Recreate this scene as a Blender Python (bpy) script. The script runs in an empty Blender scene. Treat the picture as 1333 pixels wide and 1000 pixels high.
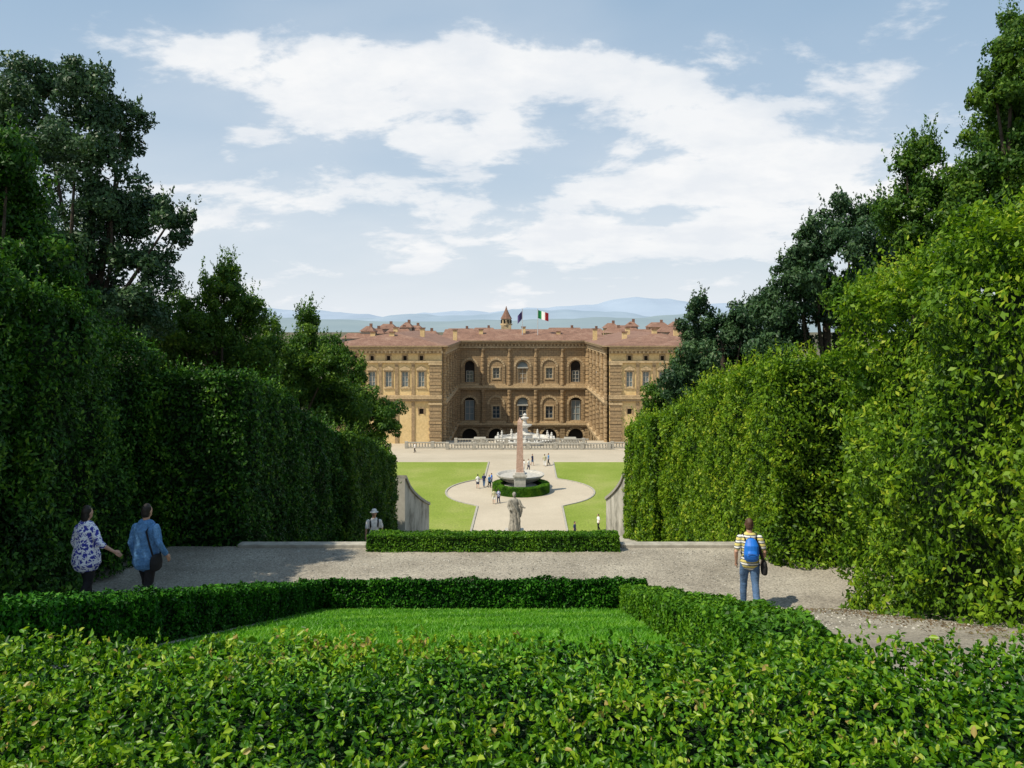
import bpy, math, random
import numpy as np
from mathutils import Matrix, Vector
random.seed(3)
RNG=np.random.default_rng(7)
F=1037.0; HX=666.5; HY=420.0
def at(px,py,d): return np.array([(px-HX)/F*d, d, -(py-HY)/F*d])
sc=bpy.context.scene
def link(o,parent=None):
    sc.collection.objects.link(o)
    if parent: o.parent=parent
    return o
def empty(name,loc=(0,0,0)):
    e=bpy.data.objects.new(name,None); e.location=loc; e.empty_display_size=.3; return link(e)
# ---------------------------------------------------------------- terrain profile
PY=[-30,0,2.4,4,5.2,8,13,13.5,16,20.45,21,26,46,60,72,122,150,166,168,230,20000]
PZ=[-1.7,-1.7,-1.9,-2.1,-2.3,-3.16,-4.7,-4.87,-5.75,-5.75,-5.9,-7.85,-12.3,-17,-21.2,-21.2,-23.8,-24.6,-31,-33,-36]
def prof(y): return float(np.interp(y,PY,PZ))
# ---------------------------------------------------------------- materials
def newmat(name):
    m=bpy.data.materials.new(name); m.use_nodes=True
    nt=m.node_tree; b=nt.nodes['Principled BSDF']; return m,nt,b
def ramp(nt,fac,stops):
    r=nt.nodes.new('ShaderNodeValToRGB'); e=r.color_ramp.elements
    while len(e)<len(stops): e.new(.5)
    for i,(p,c) in enumerate(stops):
        e[i].position=p; e[i].color=(c[0],c[1],c[2],1)
    nt.links.new(fac,r.inputs[0]); return r.outputs[0]
def noise(nt,scale,detail=6,rough=.6,vec=None,dist=0):
    n=nt.nodes.new('ShaderNodeTexNoise'); n.inputs['Scale'].default_value=scale
    n.inputs['Detail'].default_value=detail; n.inputs['Roughness'].default_value=rough; n.inputs['Distortion'].default_value=dist
    if vec: nt.links.new(vec,n.inputs['Vector'])
    return n.outputs['Fac']
def objvec(nt,scale=(1,1,1)):
    t=nt.nodes.new('ShaderNodeTexCoord'); mp=nt.nodes.new('ShaderNodeMapping'); mp.inputs['Scale'].default_value=scale
    nt.links.new(t.outputs['Object'],mp.inputs[0]); return mp.outputs[0]
def bump(nt,b,h,strength=.5,dist=.05):
    k=nt.nodes.new('ShaderNodeBump'); k.inputs['Strength'].default_value=strength; k.inputs['Distance'].default_value=dist
    nt.links.new(h,k.inputs['Height']); nt.links.new(k.outputs[0],b.inputs['Normal'])
def mixc(nt,f,a,b,mode='MIX'):
    m=nt.nodes.new('ShaderNodeMixRGB'); m.blend_type=mode
    for i,v in ((0,f),(1,a),(2,b)):
        if hasattr(v,'is_linked'): nt.links.new(v,m.inputs[i])
        elif i==0: m.inputs[0].default_value=v
        else: m.inputs[i].default_value=(*v,1)
    return m.outputs[0]
def noisemat(name,c1,c2,scale=3,rough=.85,bs=.3,bd=.03,c3=None,fine=None,spec=.3,fc=.55,fr=(.45,1.5)):
    m,nt,b=newmat(name); v=objvec(nt)
    n=noise(nt,scale,8,.65,v)
    st=[(.3,c1),(.7,c2)] if c3 is None else [(.28,c1),(.5,c2),(.72,c3)]
    col=ramp(nt,n,st)
    if fine:
        n2=noise(nt,fine,4,.75,v)
        col=mixc(nt,fc,col,ramp(nt,n2,[(.35,(fr[0],)*3),(.65,(fr[1],)*3)]),'MULTIPLY')
        bump(nt,b,n2,bs,bd)
    else: bump(nt,b,n,bs,bd)
    nt.links.new(col,b.inputs['Base Color']); b.inputs['Roughness'].default_value=rough
    b.inputs['Specular IOR Level'].default_value=spec
    return m
def leafmat(name,stops,transl=.25,rough=.5,spec=.35):
    m,nt,b=newmat(name)
    a=nt.nodes.new('ShaderNodeAttribute'); a.attribute_name='tone'
    col=ramp(nt,a.outputs['Fac'],stops)
    nt.links.new(col,b.inputs['Base Color']); b.inputs['Roughness'].default_value=rough
    b.inputs['Specular IOR Level'].default_value=spec
    if transl<=0: return m
    t=nt.nodes.new('ShaderNodeBsdfTranslucent'); 
    tc=mixc(nt,1.0,col,(1.5,1.6,.7),'MULTIPLY'); nt.links.new(tc,t.inputs[0])
    mx=nt.nodes.new('ShaderNodeMixShader'); mx.inputs[0].default_value=transl
    nt.links.new(b.outputs[0],mx.inputs[1]); nt.links.new(t.outputs[0],mx.inputs[2])
    nt.links.new(mx.outputs[0],nt.nodes['Material Output'].inputs[0]); return m
M={}
M['fore']=leafmat('box_leaf',[(0,(.008,.045,.002)),(.30,(.035,.125,.004)),(.6,(.11,.25,.006)),(.85,(.24,.36,.012)),(.985,(.33,.42,.05)),(1,(.36,.27,.08))],.28,rough=.40,spec=.35)
M['stair']=leafmat('stair_hedge_leaf',[(0,(.015,.06,.004)),(.5,(.06,.17,.008)),(1,(.14,.28,.012))],.2,rough=.5,spec=.2)
M['low']=leafmat('low_hedge_leaf',[(0,(.005,.034,.003)),(.5,(.018,.095,.004)),(1,(.06,.19,.01))],0,spec=.12)
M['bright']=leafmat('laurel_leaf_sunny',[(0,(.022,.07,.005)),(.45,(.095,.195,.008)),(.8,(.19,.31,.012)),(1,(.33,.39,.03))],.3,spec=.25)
M['mid']=leafmat('laurel_leaf',[(0,(.018,.06,.010)),(.5,(.055,.13,.014)),(.9,(.12,.215,.02)),(1,(.18,.27,.03))],.28,spec=.25)
M['dark']=leafmat('holm_oak_leaf',[(0,(.014,.042,.018)),(.5,(.036,.085,.032)),(1,(.08,.15,.05))],.15,spec=.3)
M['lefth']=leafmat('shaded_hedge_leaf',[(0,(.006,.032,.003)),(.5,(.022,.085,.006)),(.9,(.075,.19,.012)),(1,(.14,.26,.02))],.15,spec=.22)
M['core']=noisemat('hedge_inside',(.003,.012,.002),(.008,.025,.004),6)  # near-black: the shade between leaves put into the core colour
M['bark']=noisemat('bark',(.03,.022,.015),(.09,.07,.05),9,.95,.8,.03)
M['grassblade']=leafmat('grass_blade',[(0,(.05,.17,.006)),(.5,(.09,.27,.010)),(1,(.16,.34,.02))],.3)
M['lawn']=noisemat('lawn_turf',(.06,.20,.008),(.10,.28,.014),1.6,.95,.4,.01,fine=60,c3=(.14,.31,.02))
M['lawnfar']=noisemat('lawn_far',(.16,.225,.02),(.21,.265,.04),.16,.95,.3,.02,c3=(.28,.30,.08),fine=5)
M['gravel']=noisemat('gravel',(.21,.185,.15),(.34,.305,.25),.55,.95,.9,.02,fine=26,c3=(.44,.40,.33),fc=.9,fr=(.45,1.4))
M['sand']=noisemat('pale_gravel',(.41,.35,.265),(.51,.44,.34),.12,.95,.1,.01,fine=9,fc=.25)
M['soil']=noisemat('soil',(.07,.07,.04),(.15,.13,.08),1.2,.95,.6,.03,fine=20)
M['kerb']=noisemat('kerb_stone',(.26,.24,.20),(.46,.43,.37),4,.9,.4,.01)
M['wallstone']=noisemat('weathered_plaster',(.10,.09,.07),(.46,.43,.36),.7,.9,.4,.03,c3=(.62,.58,.5))
M['marble']=noisemat('marble',(.33,.31,.27),(.54,.51,.46),3,.6,.3,.01)
M['statue']=noisemat('old_marble',(.16,.15,.13),(.46,.43,.37),7,.8,.5,.01)
M['white']=noisemat('white_marble',(.42,.40,.37),(.68,.66,.61),1.0,.7,.2,.02,fine=6)
M['granite']=noisemat('pink_granite',(.36,.22,.17),(.55,.38,.30),2.5,.6,.2,.01,fine=9)
def stone(name,c1,c2,c3,course=.55,bw=1.3):
    m,nt,b=newmat(name)
    g=nt.nodes.new('ShaderNodeNewGeometry'); s=nt.nodes.new('ShaderNodeSeparateXYZ'); nt.links.new(g.outputs['Position'],s.inputs[0])
    ad=nt.nodes.new('ShaderNodeMath'); ad.operation='ADD'; nt.links.new(s.outputs[0],ad.inputs[0]); nt.links.new(s.outputs[1],ad.inputs[1])
    c=nt.nodes.new('ShaderNodeCombineXYZ'); nt.links.new(ad.outputs[0],c.inputs[0]); nt.links.new(s.outputs[2],c.inputs[1])
    br=nt.nodes.new('ShaderNodeTexBrick'); br.inputs['Scale'].default_value=1; br.inputs['Brick Width'].default_value=bw; br.inputs['Row Height'].default_value=course
    br.inputs['Mortar Size'].default_value=.06; br.inputs['Mortar Smooth'].default_value=.5
    br.inputs['Color1'].default_value=(*c1,1); br.inputs['Color2'].default_value=(*c2,1); br.inputs['Mortar'].default_value=(*[v*.38 for v in c1],1)
    nt.links.new(c.outputs[0],br.inputs['Vector'])
    n=noise(nt,.35,8,.7,g.outputs['Position'])
    col=mixc(nt,ramp(nt,n,[(.40,(0,0,0)),(.68,(.8,.8,.8))]),br.outputs['Color'],c3)
    n2=noise(nt,2.5,5,.7,g.outputs['Position'])
    col=mixc(nt,.6,col,ramp(nt,n2,[(.3,(.6,.6,.6)),(.7,(1.3,1.3,1.3))]),'MULTIPLY')
    nt.links.new(col,b.inputs['Base Color']); b.inputs['Roughness'].default_value=.9
    bump(nt,b,br.outputs['Fac'],-.6,.1); return m
M['rust']=stone('rusticated_sandstone',(.46,.315,.165),(.38,.26,.14),(.26,.18,.105))
M['trim']=noisemat('sandstone_trim',(.42,.305,.175),(.57,.43,.26),.5,.85,.3,.05,fine=3)
M['stucco']=noisemat('ochre_stucco',(.60,.43,.20),(.70,.53,.28),.25,.9,.1,.02,fine=2,fc=.25)
M['darktrim']=noisemat('brown_stone',(.27,.19,.11),(.39,.28,.16),.5,.85,.3,.05,fine=3)
M['shade']=noisemat('dark_opening',(.012,.010,.009),(.03,.025,.02),.6)  # near-black colour standing in for the shade inside openings
def tilemat():
    m,nt,b=newmat('terracotta_tiles')
    g=nt.nodes.new('ShaderNodeNewGeometry')
    n=noise(nt,.5,8,.7,g.outputs['Position']); n2=noise(nt,4,3,.7,g.outputs['Position'])
    c=ramp(nt,n,[(.3,(.15,.08,.055)),(.5,(.235,.125,.085)),(.72,(.32,.20,.145))])
    c=mixc(nt,.7,c,ramp(nt,n2,[(.3,(.55,.55,.55)),(.7,(1.35,1.35,1.35))]),'MULTIPLY')
    nt.links.new(c,b.inputs['Base Color']); b.inputs['Roughness'].default_value=.9
    w=nt.nodes.new('ShaderNodeTexWave'); w.inputs['Scale'].default_value=1.2; nt.links.new(g.outputs['Position'],w.inputs[0])
    bump(nt,b,w.outputs['Fac'],.6,.08); return m
M['tile']=tilemat()
def plain(name,c,rough=.7,spec=.4,metal=0):
    m,nt,b=newmat(name); v=objvec(nt); n=noise(nt,9,5,.6,v)
    col=ramp(nt,n,[(.3,[x*.82 for x in c]),(.7,[min(1,x*1.15) for x in c])]); nt.links.new(col,b.inputs['Base Color'])
    b.inputs['Roughness'].default_value=rough; b.inputs['Specular IOR Level'].default_value=spec; b.inputs['Metallic'].default_value=metal
    return m
M['glass']=plain('window_glass',(.05,.07,.09),.12,.8)
M['frame']=plain('window_frame',(.45,.42,.36))
M['shutter']=plain('blind',(.20,.24,.25))
M['skin']=plain('skin',(.50,.29,.20),.6)
M['hairdark']=plain('dark_hair',(.015,.011,.009),.6)
M['hairbrown']=plain('brown_hair',(.07,.035,.018),.6)
M['jeans']=noisemat('jeans',(.05,.10,.20),(.11,.19,.33),6,.9,.3,.01,fine=60)
M['black']=plain('black_cloth',(.012,.012,.014),.85)
M['denim']=noisemat('denim_shirt',(.06,.17,.36),(.12,.27,.50),5,.85,.5,.01,fine=30)
M['bluebag']=plain('blue_nylon',(.012,.15,.60),.5)
M['navy']=plain('navy_cloth',(.02,.03,.09),.8)
M['shoe']=plain('shoe_leather',(.10,.06,.04),.6)
M['whitecloth']=plain('white_cloth',(.75,.74,.72),.85)
M['pole']=plain('pole_metal',(.5,.5,.5),.5)
def stripes():
    m,nt,b=newmat('striped_cotton'); t=nt.nodes.new('ShaderNodeTexCoord'); s=nt.nodes.new('ShaderNodeSeparateXYZ'); nt.links.new(t.outputs['Object'],s.inputs[0])
    mm=nt.nodes.new('ShaderNodeMath'); mm.operation='MULTIPLY'; mm.inputs[1].default_value=9.5; nt.links.new(s.outputs[2],mm.inputs[0])
    fr=nt.nodes.new('ShaderNodeMath'); fr.operation='FRACT'; nt.links.new(mm.outputs[0],fr.inputs[0])
    r=nt.nodes.new('ShaderNodeValToRGB'); r.color_ramp.interpolation='CONSTANT'; e=r.color_ramp.elements
    for _ in range(3): e.new(.5)
    for i,(p,c) in enumerate([(0,(.58,.50,.16)),(.30,(.03,.04,.08)),(.46,(.72,.72,.68)),(.74,(.03,.04,.08)),(.86,(.58,.50,.16))]):
        e[i].position=p; e[i].color=(*c,1)
    nt.links.new(fr.outputs[0],r.inputs[0]); nt.links.new(r.outputs[0],b.inputs['Base Color']); b.inputs['Roughness'].default_value=.85; return m
M['stripe']=stripes()
def pattern():
    m,nt,b=newmat('printed_blouse'); v=objvec(nt)
    w=nt.nodes.new('ShaderNodeTexVoronoi'); w.feature='DISTANCE_TO_EDGE'; w.inputs['Scale'].default_value=13; 
    nv=nt.nodes.new('ShaderNodeTexNoise'); nv.inputs['Scale'].default_value=6; nt.links.new(v,nv.inputs['Vector'])
    mv=mixc(nt,.25,v,nv.outputs['Color']); nt.links.new(mv,w.inputs['Vector'])
    n=noise(nt,16,2,.5,v)
    a=ramp(nt,w.outputs['Distance'],[(.07,(1,1,1)),(.10,(0,0,0))]); c=ramp(nt,n,[(.55,(0,0,0)),(.58,(1,1,1))])
    f=mixc(nt,1,a,c,'LIGHTEN'); col=mixc(nt,f,(.03,.04,.34),(.78,.80,.86))
    nt.links.new(col,b.inputs['Base Color']); b.inputs['Roughness'].default_value=.8; return m
M['print']=pattern()
# ---------------------------------------------------------------- mesh helpers
def np_mesh(name,V,faces_n,idx,mat,tone=None,parent=None,smooth=False):
    me=bpy.data.meshes.new(name); n=len(idx)//faces_n
    me.vertices.add(len(V)); me.vertices.foreach_set('co',V.astype(np.float32).ravel())
    me.loops.add(len(idx)); me.loops.foreach_set('vertex_index',idx.astype(np.int32))
    me.polygons.add(n); me.polygons.foreach_set('loop_start',np.arange(0,n*faces_n,faces_n,dtype=np.int32))
    if tone is not None:
        a=me.attributes.new('tone','FLOAT','FACE'); a.data.foreach_set('value',tone.astype(np.float32))
    me.update(calc_edges=True); me.materials.append(mat)
    o=bpy.data.objects.new(name,me); return link(o,parent)
def nrm(a): return a/np.maximum(np.linalg.norm(a,axis=1,keepdims=True),1e-9)
def sn(P,f,seed):
    r=np.random.default_rng(seed); s=0
    for i in range(7):
        k=r.normal(size=3); k/=np.linalg.norm(k); ff=f*(.6+1.1*r.random())
        s=s+np.sin(P@k*ff*6.283+r.random()*6.28)
    return s/2.6
def leaves(name,P,N,size,mat,parent=None,spread=.7,up=.35,aspect=.5,fine=False,rf=.8,rseed=5,ramt=.2,extra=None):
    n=len(P); r=RNG
    nn=nrm(N+spread*r.normal(size=(n,3)))
    d=r.normal(size=(n,3)); d[:,2]+=up*2; d=d-nn*np.sum(d*nn,axis=1,keepdims=True); d=nrm(d)
    s=np.cross(nn,d); L=(size*(.6+.8*r.random(n)))[:,None]; W=L*aspect
    c=L*.12
    tone=.48+.20*r.normal(size=n)+ramt*sn(P,rf,rseed)
    if extra is not None: tone=tone+extra
    tone=np.clip(tone,0,1)
    if fine:
        b=P-d*L*.5; t=P+d*L*.5-nn*c*1.2; 
        r1=P-d*L*.12+s*W*.48+nn*c; r2=P+d*L*.25+s*W*.36+nn*c*.6; l1=P-d*L*.12-s*W*.48+nn*c; l2=P+d*L*.25-s*W*.36+nn*c*.6
        V=np.stack([b,r1,r2,t,l2,l1],1).reshape(-1,3)
        i=np.arange(n)[:,None]*6; idx=(i+np.array([0,1,2,3,0,3,4,5])).ravel()
        return np_mesh(name,V,4,idx,mat,np.repeat(tone,2),parent)
    b=P-d*L*.5; t=P+d*L*.5; r1=P+s*W*.5+nn*c-d*L*.05; l1=P-s*W*.5+nn*c-d*L*.05
    V=np.stack([b,r1,t,l1],1).reshape(-1,3); idx=np.arange(n*4)
    return np_mesh(name,V,4,idx,mat,tone,parent)
class MB:
    def __init__(s): s.v=[]; s.f=[]
    def poly(s,pts,Mx=None):
        i=len(s.v)
        for p in pts:
            p=Vector(p); s.v.append(tuple(Mx@p if Mx is not None else p))
        s.f.append(tuple(range(i,i+len(pts))))
    def box(s,x0,x1,y0,y1,z0,z1,Mx=None):
        i=len(s.v)
        for p in [(x0,y0,z0),(x1,y0,z0),(x1,y1,z0),(x0,y1,z0),(x0,y0,z1),(x1,y0,z1),(x1,y1,z1),(x0,y1,z1)]:
            p=Vector(p); s.v.append(tuple(Mx@p if Mx is not None else p))
        for f in [(0,3,2,1),(4,5,6,7),(0,1,5,4),(1,2,6,5),(2,3,7,6),(3,0,4,7)]: s.f.append(tuple(i+k for k in f))
    def lathe(s,cx,cy,pr,n=12,Mx=None,ph=0):
        i=len(s.v)
        for (r,z) in pr:
            for k in range(n):
                a=2*math.pi*k/n+ph; p=Vector((cx+r*math.cos(a),cy+r*math.sin(a),z)); s.v.append(tuple(Mx@p if Mx is not None else p))
        for j in range(len(pr)-1):
            for k in range(n):
                k2=(k+1)%n; s.f.append((i+j*n+k,i+j*n+k2,i+(j+1)*n+k2,i+(j+1)*n+k))
        s.f.append(tuple(i+k for k in reversed(range(n)))); s.f.append(tuple(i+(len(pr)-1)*n+k for k in range(n)))
    def obj(s,name,mat,parent=None,smooth=False,bevel=0):
        me=bpy.data.meshes.new(name); me.from_pydata(s.v,[],s.f); me.update(); me.materials.append(mat)
        if smooth: me.polygons.foreach_set('use_smooth',[True]*len(me.polygons))
        o=bpy.data.objects.new(name,me); link(o,parent)
        if bevel:
            b=o.modifiers.new('bevel','BEVEL'); b.width=bevel; b.segments=2
        return o
# ---------------------------------------------------------------- ground
def strip(name,x0,x1,y0,y1,mat,dz,nx=1,ny=40):
    ys=sorted(set([y0,y1]+[p for p in PY if y0<p<y1]+list(np.linspace(y0,y1,ny))))
    xs=np.linspace(x0,x1,nx+1); b=MB()
    for j,y in enumerate(ys):
        for x in xs: b.v.append((x,y,prof(y)+dz))
    w=nx+1
    for j in range(len(ys)-1):
        for i in range(nx): b.f.append((j*w+i,j*w+i+1,(j+1)*w+i+1,(j+1)*w+i))
    return b.obj(name,mat)
strip('ground',-9000,9000,-30,16000,M['soil'],0,4,60)
strip('gravel_path',-14,12,-6,47,M['gravel'],.004,1,50)
strip('sand_court',-60,60,62,166,M['sand'],.004,1,30)
lawn=strip('lawn',-3.1,1.75,4.3,13.0,M['lawn'],.008,2,20)
n=60000
P=np.stack([RNG.uniform(-3.05,1.8,n),RNG.uniform(6.2,13,n),np.zeros(n)],1); P[:,2]=np.interp(P[:,1],PY,PZ)+.03
b0=P.copy(); b0[:,2]-=.02; w=RNG.normal(size=(n,3))*.008; w[:,2]=0; t=P+RNG.normal(size=(n,3))*.022; t[:,2]=P[:,2]+RNG.uniform(.000,.022,n)
V=np.stack([b0-w,b0+w,t],1).reshape(-1,3)
np_mesh('grass',V,3,np.arange(3*n),M['grassblade'],np.clip(.5+.2*RNG.normal(size=n)+.25*sn(P,.7,3),0,1))
def axisx(d): return .1+(d-42)*.016
for nm,sg in (('amphitheatre_lawn',-1),('amphitheatre_lawn',1)):
    inner=[]
    for y in np.linspace(80,121,60):
        hw=5.0; dx=abs(y-100)
        if dx<9.4: hw=max(hw,math.sqrt(9.4**2-dx**2))
        inner.append((axisx(y)+sg*hw,y))
    b=MB(); z=-21.2+.010
    for (x,y) in inner: b.v.append((x,y,z)); b.v.append((sg*24+1,y,z))
    for j in range(len(inner)-1):
        q=(2*j,2*j+1,2*j+3,2*j+2); b.f.append(q if sg>0 else q[::-1])
    b.obj(nm,M['lawnfar'])
    k=MB()
    for j in range(len(inner)-1):
        (xa,ya),(xb,yb)=inner[j],inner[j+1]
        a=-sg*.22
        i0=len(k.v); 
        for zz in (-21.25,-21.10):
            k.v+= [(xa,ya,zz),(xb,yb,zz),(xb+a,yb,zz),(xa+a,ya,zz)]
        for f in [(4,5,6,7),(0,1,5,4),(2,3,7,6),(1,2,6,5),(3,0,4,7)]: k.f.append(tuple(i0+q for q in f))
    k.obj('lawn_kerb',M['kerb'])
k=MB(); k.box(-7.0,-3.72,20.3,20.6,-5.9,-5.66); k.box(2.78,6.1,20.3,20.6,-5.9,-5.66); k.obj('path_kerb',M['kerb'],bevel=.02)
s=MB()
for i in range(30):
    y=20.7+i*.85; z=prof(y+.85)
    s.box(-6.6,6.1,y,y+.30,z-.3,z+.16)
s.obj('garden_steps',M['kerb'])
n=900
P=np.stack([5.5-np.abs(RNG.normal(size=n))*.45,RNG.uniform(7,14,n),np.zeros(n)],1)
P[:,2]=np.interp(P[:,1],PY,PZ)+.015
M['litter']=leafmat('dry_leaf',[(0,(.07,.045,.025)),(.6,(.15,.10,.05)),(1,(.10,.12,.03))],0)
leaves('leaf_litter',P,np.tile([0,0,1.],(len(P),1)),.045,M['litter'],spread=.3,up=0)
n=9000
P=np.stack([RNG.uniform(-8.5,6,n),RNG.uniform(9,20.2,n),np.zeros(n)],1); P=P[(P[:,0]>2.6)|(P[:,0]<-3.9)|(P[:,1]>13.7)]
P[:,2]=np.interp(P[:,1],PY,PZ)+.010; n=len(P); sz=RNG.uniform(.008,.022,n)[:,None]
oc=np.array([[1,0,0],[0,1,0],[-1,0,0],[0,-1,0],[0,0,.7]],float)
V=(P[:,None,:]+oc[None]*sz[:,:,None]*(.7+.6*RNG.random((n,5,1)))).reshape(-1,3)
i=np.arange(n)[:,None]*5; idx=(i+np.array([0,1,4,1,2,4,2,3,4,3,0,4])).ravel()
M['pebble']=leafmat('pebble',[(0,(.12,.11,.09)),(.5,(.30,.28,.24)),(1,(.55,.52,.46))],0)
np_mesh('gravel_stones',V,3,idx,M['pebble'],np.repeat(RNG.random(n),4))
# ---------------------------------------------------------------- hedges
def sample_quads(quads,dens):
    Ps=[];Ns=[]
    for (a,b,c,d),w in quads:
        a,b,c,d=[np.array(q,float) for q in (a,b,c,d)]
        nv=np.cross(b-a,d-a); area=.5*np.linalg.norm(np.cross(c-a,d-b)); nv=nv/np.linalg.norm(nv)
        n=int(area*dens*w)
        u=RNG.random((n,1)); v=RNG.random((n,1))
        Ps.append(a*(1-u)*(1-v)+b*u*(1-v)+c*u*v+d*(1-u)*v); Ns.append(np.tile(nv,(n,1)))
    return np.concatenate(Ps),np.concatenate(Ns)
def hedge(name,foot,tops,size,mat,cov=2.2,amp=.12,nf=.5,fine=False,depth=.2,inset=None,shoots=0,spread=.7,seed=1,aspect=.5,back=None,sh_h=(1.5,5),dk=.22,hl=.10):
    par=empty(name)
    if inset is None: inset=amp*1.7+depth*.6
    bot=[np.array([x,y,prof(y)-.05]) for x,y in foot]; top=[np.array([x,y,z]) for (x,y),z in zip(foot,tops)]
    q=[((top[0],top[1],top[2],top[3]),1)]
    for i in range(4):
        j=(i+1)%4; q.append(((bot[i],bot[j],top[j],top[i]),.3 if i==back else 1))
    dens=cov/(size*size*aspect*.62)
    P,N=sample_quads(q,dens)
    d1=sn(P,nf,seed); d2=sn(P,nf*2.9,seed+1); d3=sn(P,nf*8,seed+2)
    dsp=np.clip(amp*d1+amp*.6*d2+amp*.4*d3,-1.3*amp,3*amp)
    P=P+N*dsp[:,None]
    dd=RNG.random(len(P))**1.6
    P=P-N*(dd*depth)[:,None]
    leaves('foliage',P,N+np.array([0,0,.25]),size,mat,par,fine=fine,spread=spread,aspect=aspect,ramt=.12,extra=.09*d2+hl*d3-dk*dd)  # gap shade and bump highlights put into leaf colour: deeper darker, raised lighter
    if shoots:
        u=RNG.random((shoots,1)); v=RNG.random((shoots,1)); a,b,c,d=top
        B=a*(1-u)*(1-v)+b*u*(1-v)+c*u*v+d*(1-u)*v
        m=9; H=RNG.uniform(sh_h[0],sh_h[1],shoots)*size; T=np.linspace(0,1,m)
        lean=RNG.normal(size=(shoots,3))*.35; lean[:,2]=1
        Q=(B[:,None,:]+lean[:,None,:]*(H[:,None]*T[None,:])[:,:,None])
        Q=Q+RNG.normal(size=Q.shape)*size*.3*(1.15-T)[None,:,None]
        Q=Q.reshape(-1,3)
        leaves('shoots',Q,nrm(RNG.normal(size=Q.shape)),size*.8,mat,par,up=.8,fine=fine,aspect=aspect,extra=.14)
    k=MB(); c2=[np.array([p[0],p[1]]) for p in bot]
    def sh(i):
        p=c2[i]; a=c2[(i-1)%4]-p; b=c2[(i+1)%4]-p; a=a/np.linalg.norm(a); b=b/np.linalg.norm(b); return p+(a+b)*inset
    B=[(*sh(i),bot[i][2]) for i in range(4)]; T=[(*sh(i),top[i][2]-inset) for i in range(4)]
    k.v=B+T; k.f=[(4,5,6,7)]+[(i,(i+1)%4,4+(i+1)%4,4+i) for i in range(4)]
    k.obj('dark_core',M['core'],par)  # added solid box, not branches; blocks the view through the leaves
    return par
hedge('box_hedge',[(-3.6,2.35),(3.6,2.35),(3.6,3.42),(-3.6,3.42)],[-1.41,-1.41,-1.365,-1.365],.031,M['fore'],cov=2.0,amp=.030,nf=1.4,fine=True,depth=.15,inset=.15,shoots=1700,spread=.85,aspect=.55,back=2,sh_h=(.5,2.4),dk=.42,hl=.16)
def seg(name,x0,y0,x1,y1,w,h,size=.05,mat=M['low'],**kw):
    d=np.array([x1-x0,y1-y0]); L=np.linalg.norm(d); d/=L; nx,ny=-d[1]*w/2,d[0]*w/2
    foot=[(x0-nx,y0-ny),(x1-nx,y1-ny),(x1+nx,y1+ny),(x0+nx,y0+ny)]
    return hedge(name,foot,[prof(y)+h for _,y in foot],size,mat,amp=.025,nf=1.2,depth=.06,inset=.06,spread=.8,**kw)
seg('parterre_hedge',-3.5,13.25,2.2,13.25,.46,.50)
for a in ((-3.35,13.0,-3.45,8),(-3.45,8.0,-3.5,5.2),(-3.5,5.2,-3.5,3.7)): seg('parterre_hedge',a[2],a[3],a[0],a[1],.5,.46,.042)
for a in ((2.02,13.0,1.75,8),(1.75,8.0,1.65,5.2),(1.65,5.2,1.6,3.7)): seg('parterre_hedge',a[2],a[3],a[0],a[1],.5,.40,.042,M['stair'])
seg('stair_hedge',-3.64,20.3,2.70,20.3,.7,.42,.055,M['stair'])
def tall(name,xf0,xf1,xb0,xb1,y0,y1,z0,z1,size,mat,**kw):
    if xf0<0: foot=[(xb0,y0),(xf0,y0),(xf1,y1),(xb1,y1)]; tp=[z0,z0,z1,z1]; bk=3
    else: foot=[(xf0,y0),(xb0,y0),(xb1,y1),(xf1,y1)]; tp=[z0,z0,z1,z1]; bk=1
    return hedge(name,foot,tp,size,mat,back=bk,**kw)
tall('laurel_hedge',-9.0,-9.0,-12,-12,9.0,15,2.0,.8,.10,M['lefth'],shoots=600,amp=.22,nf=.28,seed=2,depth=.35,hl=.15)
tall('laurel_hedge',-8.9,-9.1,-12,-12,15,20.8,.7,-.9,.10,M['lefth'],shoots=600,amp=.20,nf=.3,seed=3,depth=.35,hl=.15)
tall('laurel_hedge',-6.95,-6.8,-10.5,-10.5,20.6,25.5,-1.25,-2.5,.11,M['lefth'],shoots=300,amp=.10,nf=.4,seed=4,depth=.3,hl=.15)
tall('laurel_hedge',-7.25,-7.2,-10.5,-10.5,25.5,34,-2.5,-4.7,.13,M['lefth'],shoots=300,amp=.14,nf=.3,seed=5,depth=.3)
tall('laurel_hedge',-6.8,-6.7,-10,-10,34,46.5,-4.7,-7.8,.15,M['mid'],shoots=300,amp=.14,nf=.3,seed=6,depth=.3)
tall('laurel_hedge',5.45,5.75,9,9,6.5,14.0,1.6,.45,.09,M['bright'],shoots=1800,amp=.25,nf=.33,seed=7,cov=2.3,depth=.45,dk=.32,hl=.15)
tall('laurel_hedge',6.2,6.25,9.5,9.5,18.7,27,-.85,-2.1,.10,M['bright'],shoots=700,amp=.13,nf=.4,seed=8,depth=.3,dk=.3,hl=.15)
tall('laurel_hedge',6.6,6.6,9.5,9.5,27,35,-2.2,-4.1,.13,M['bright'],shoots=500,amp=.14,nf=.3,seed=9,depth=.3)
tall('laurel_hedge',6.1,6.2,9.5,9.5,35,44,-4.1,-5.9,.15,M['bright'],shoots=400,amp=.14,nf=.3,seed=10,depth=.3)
tall('laurel_hedge',9.8,9.8,12,12,12.5,19.5,.2,-.5,.12,M['mid'],shoots=200,amp=.2,nf=.3,seed=11)
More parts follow.
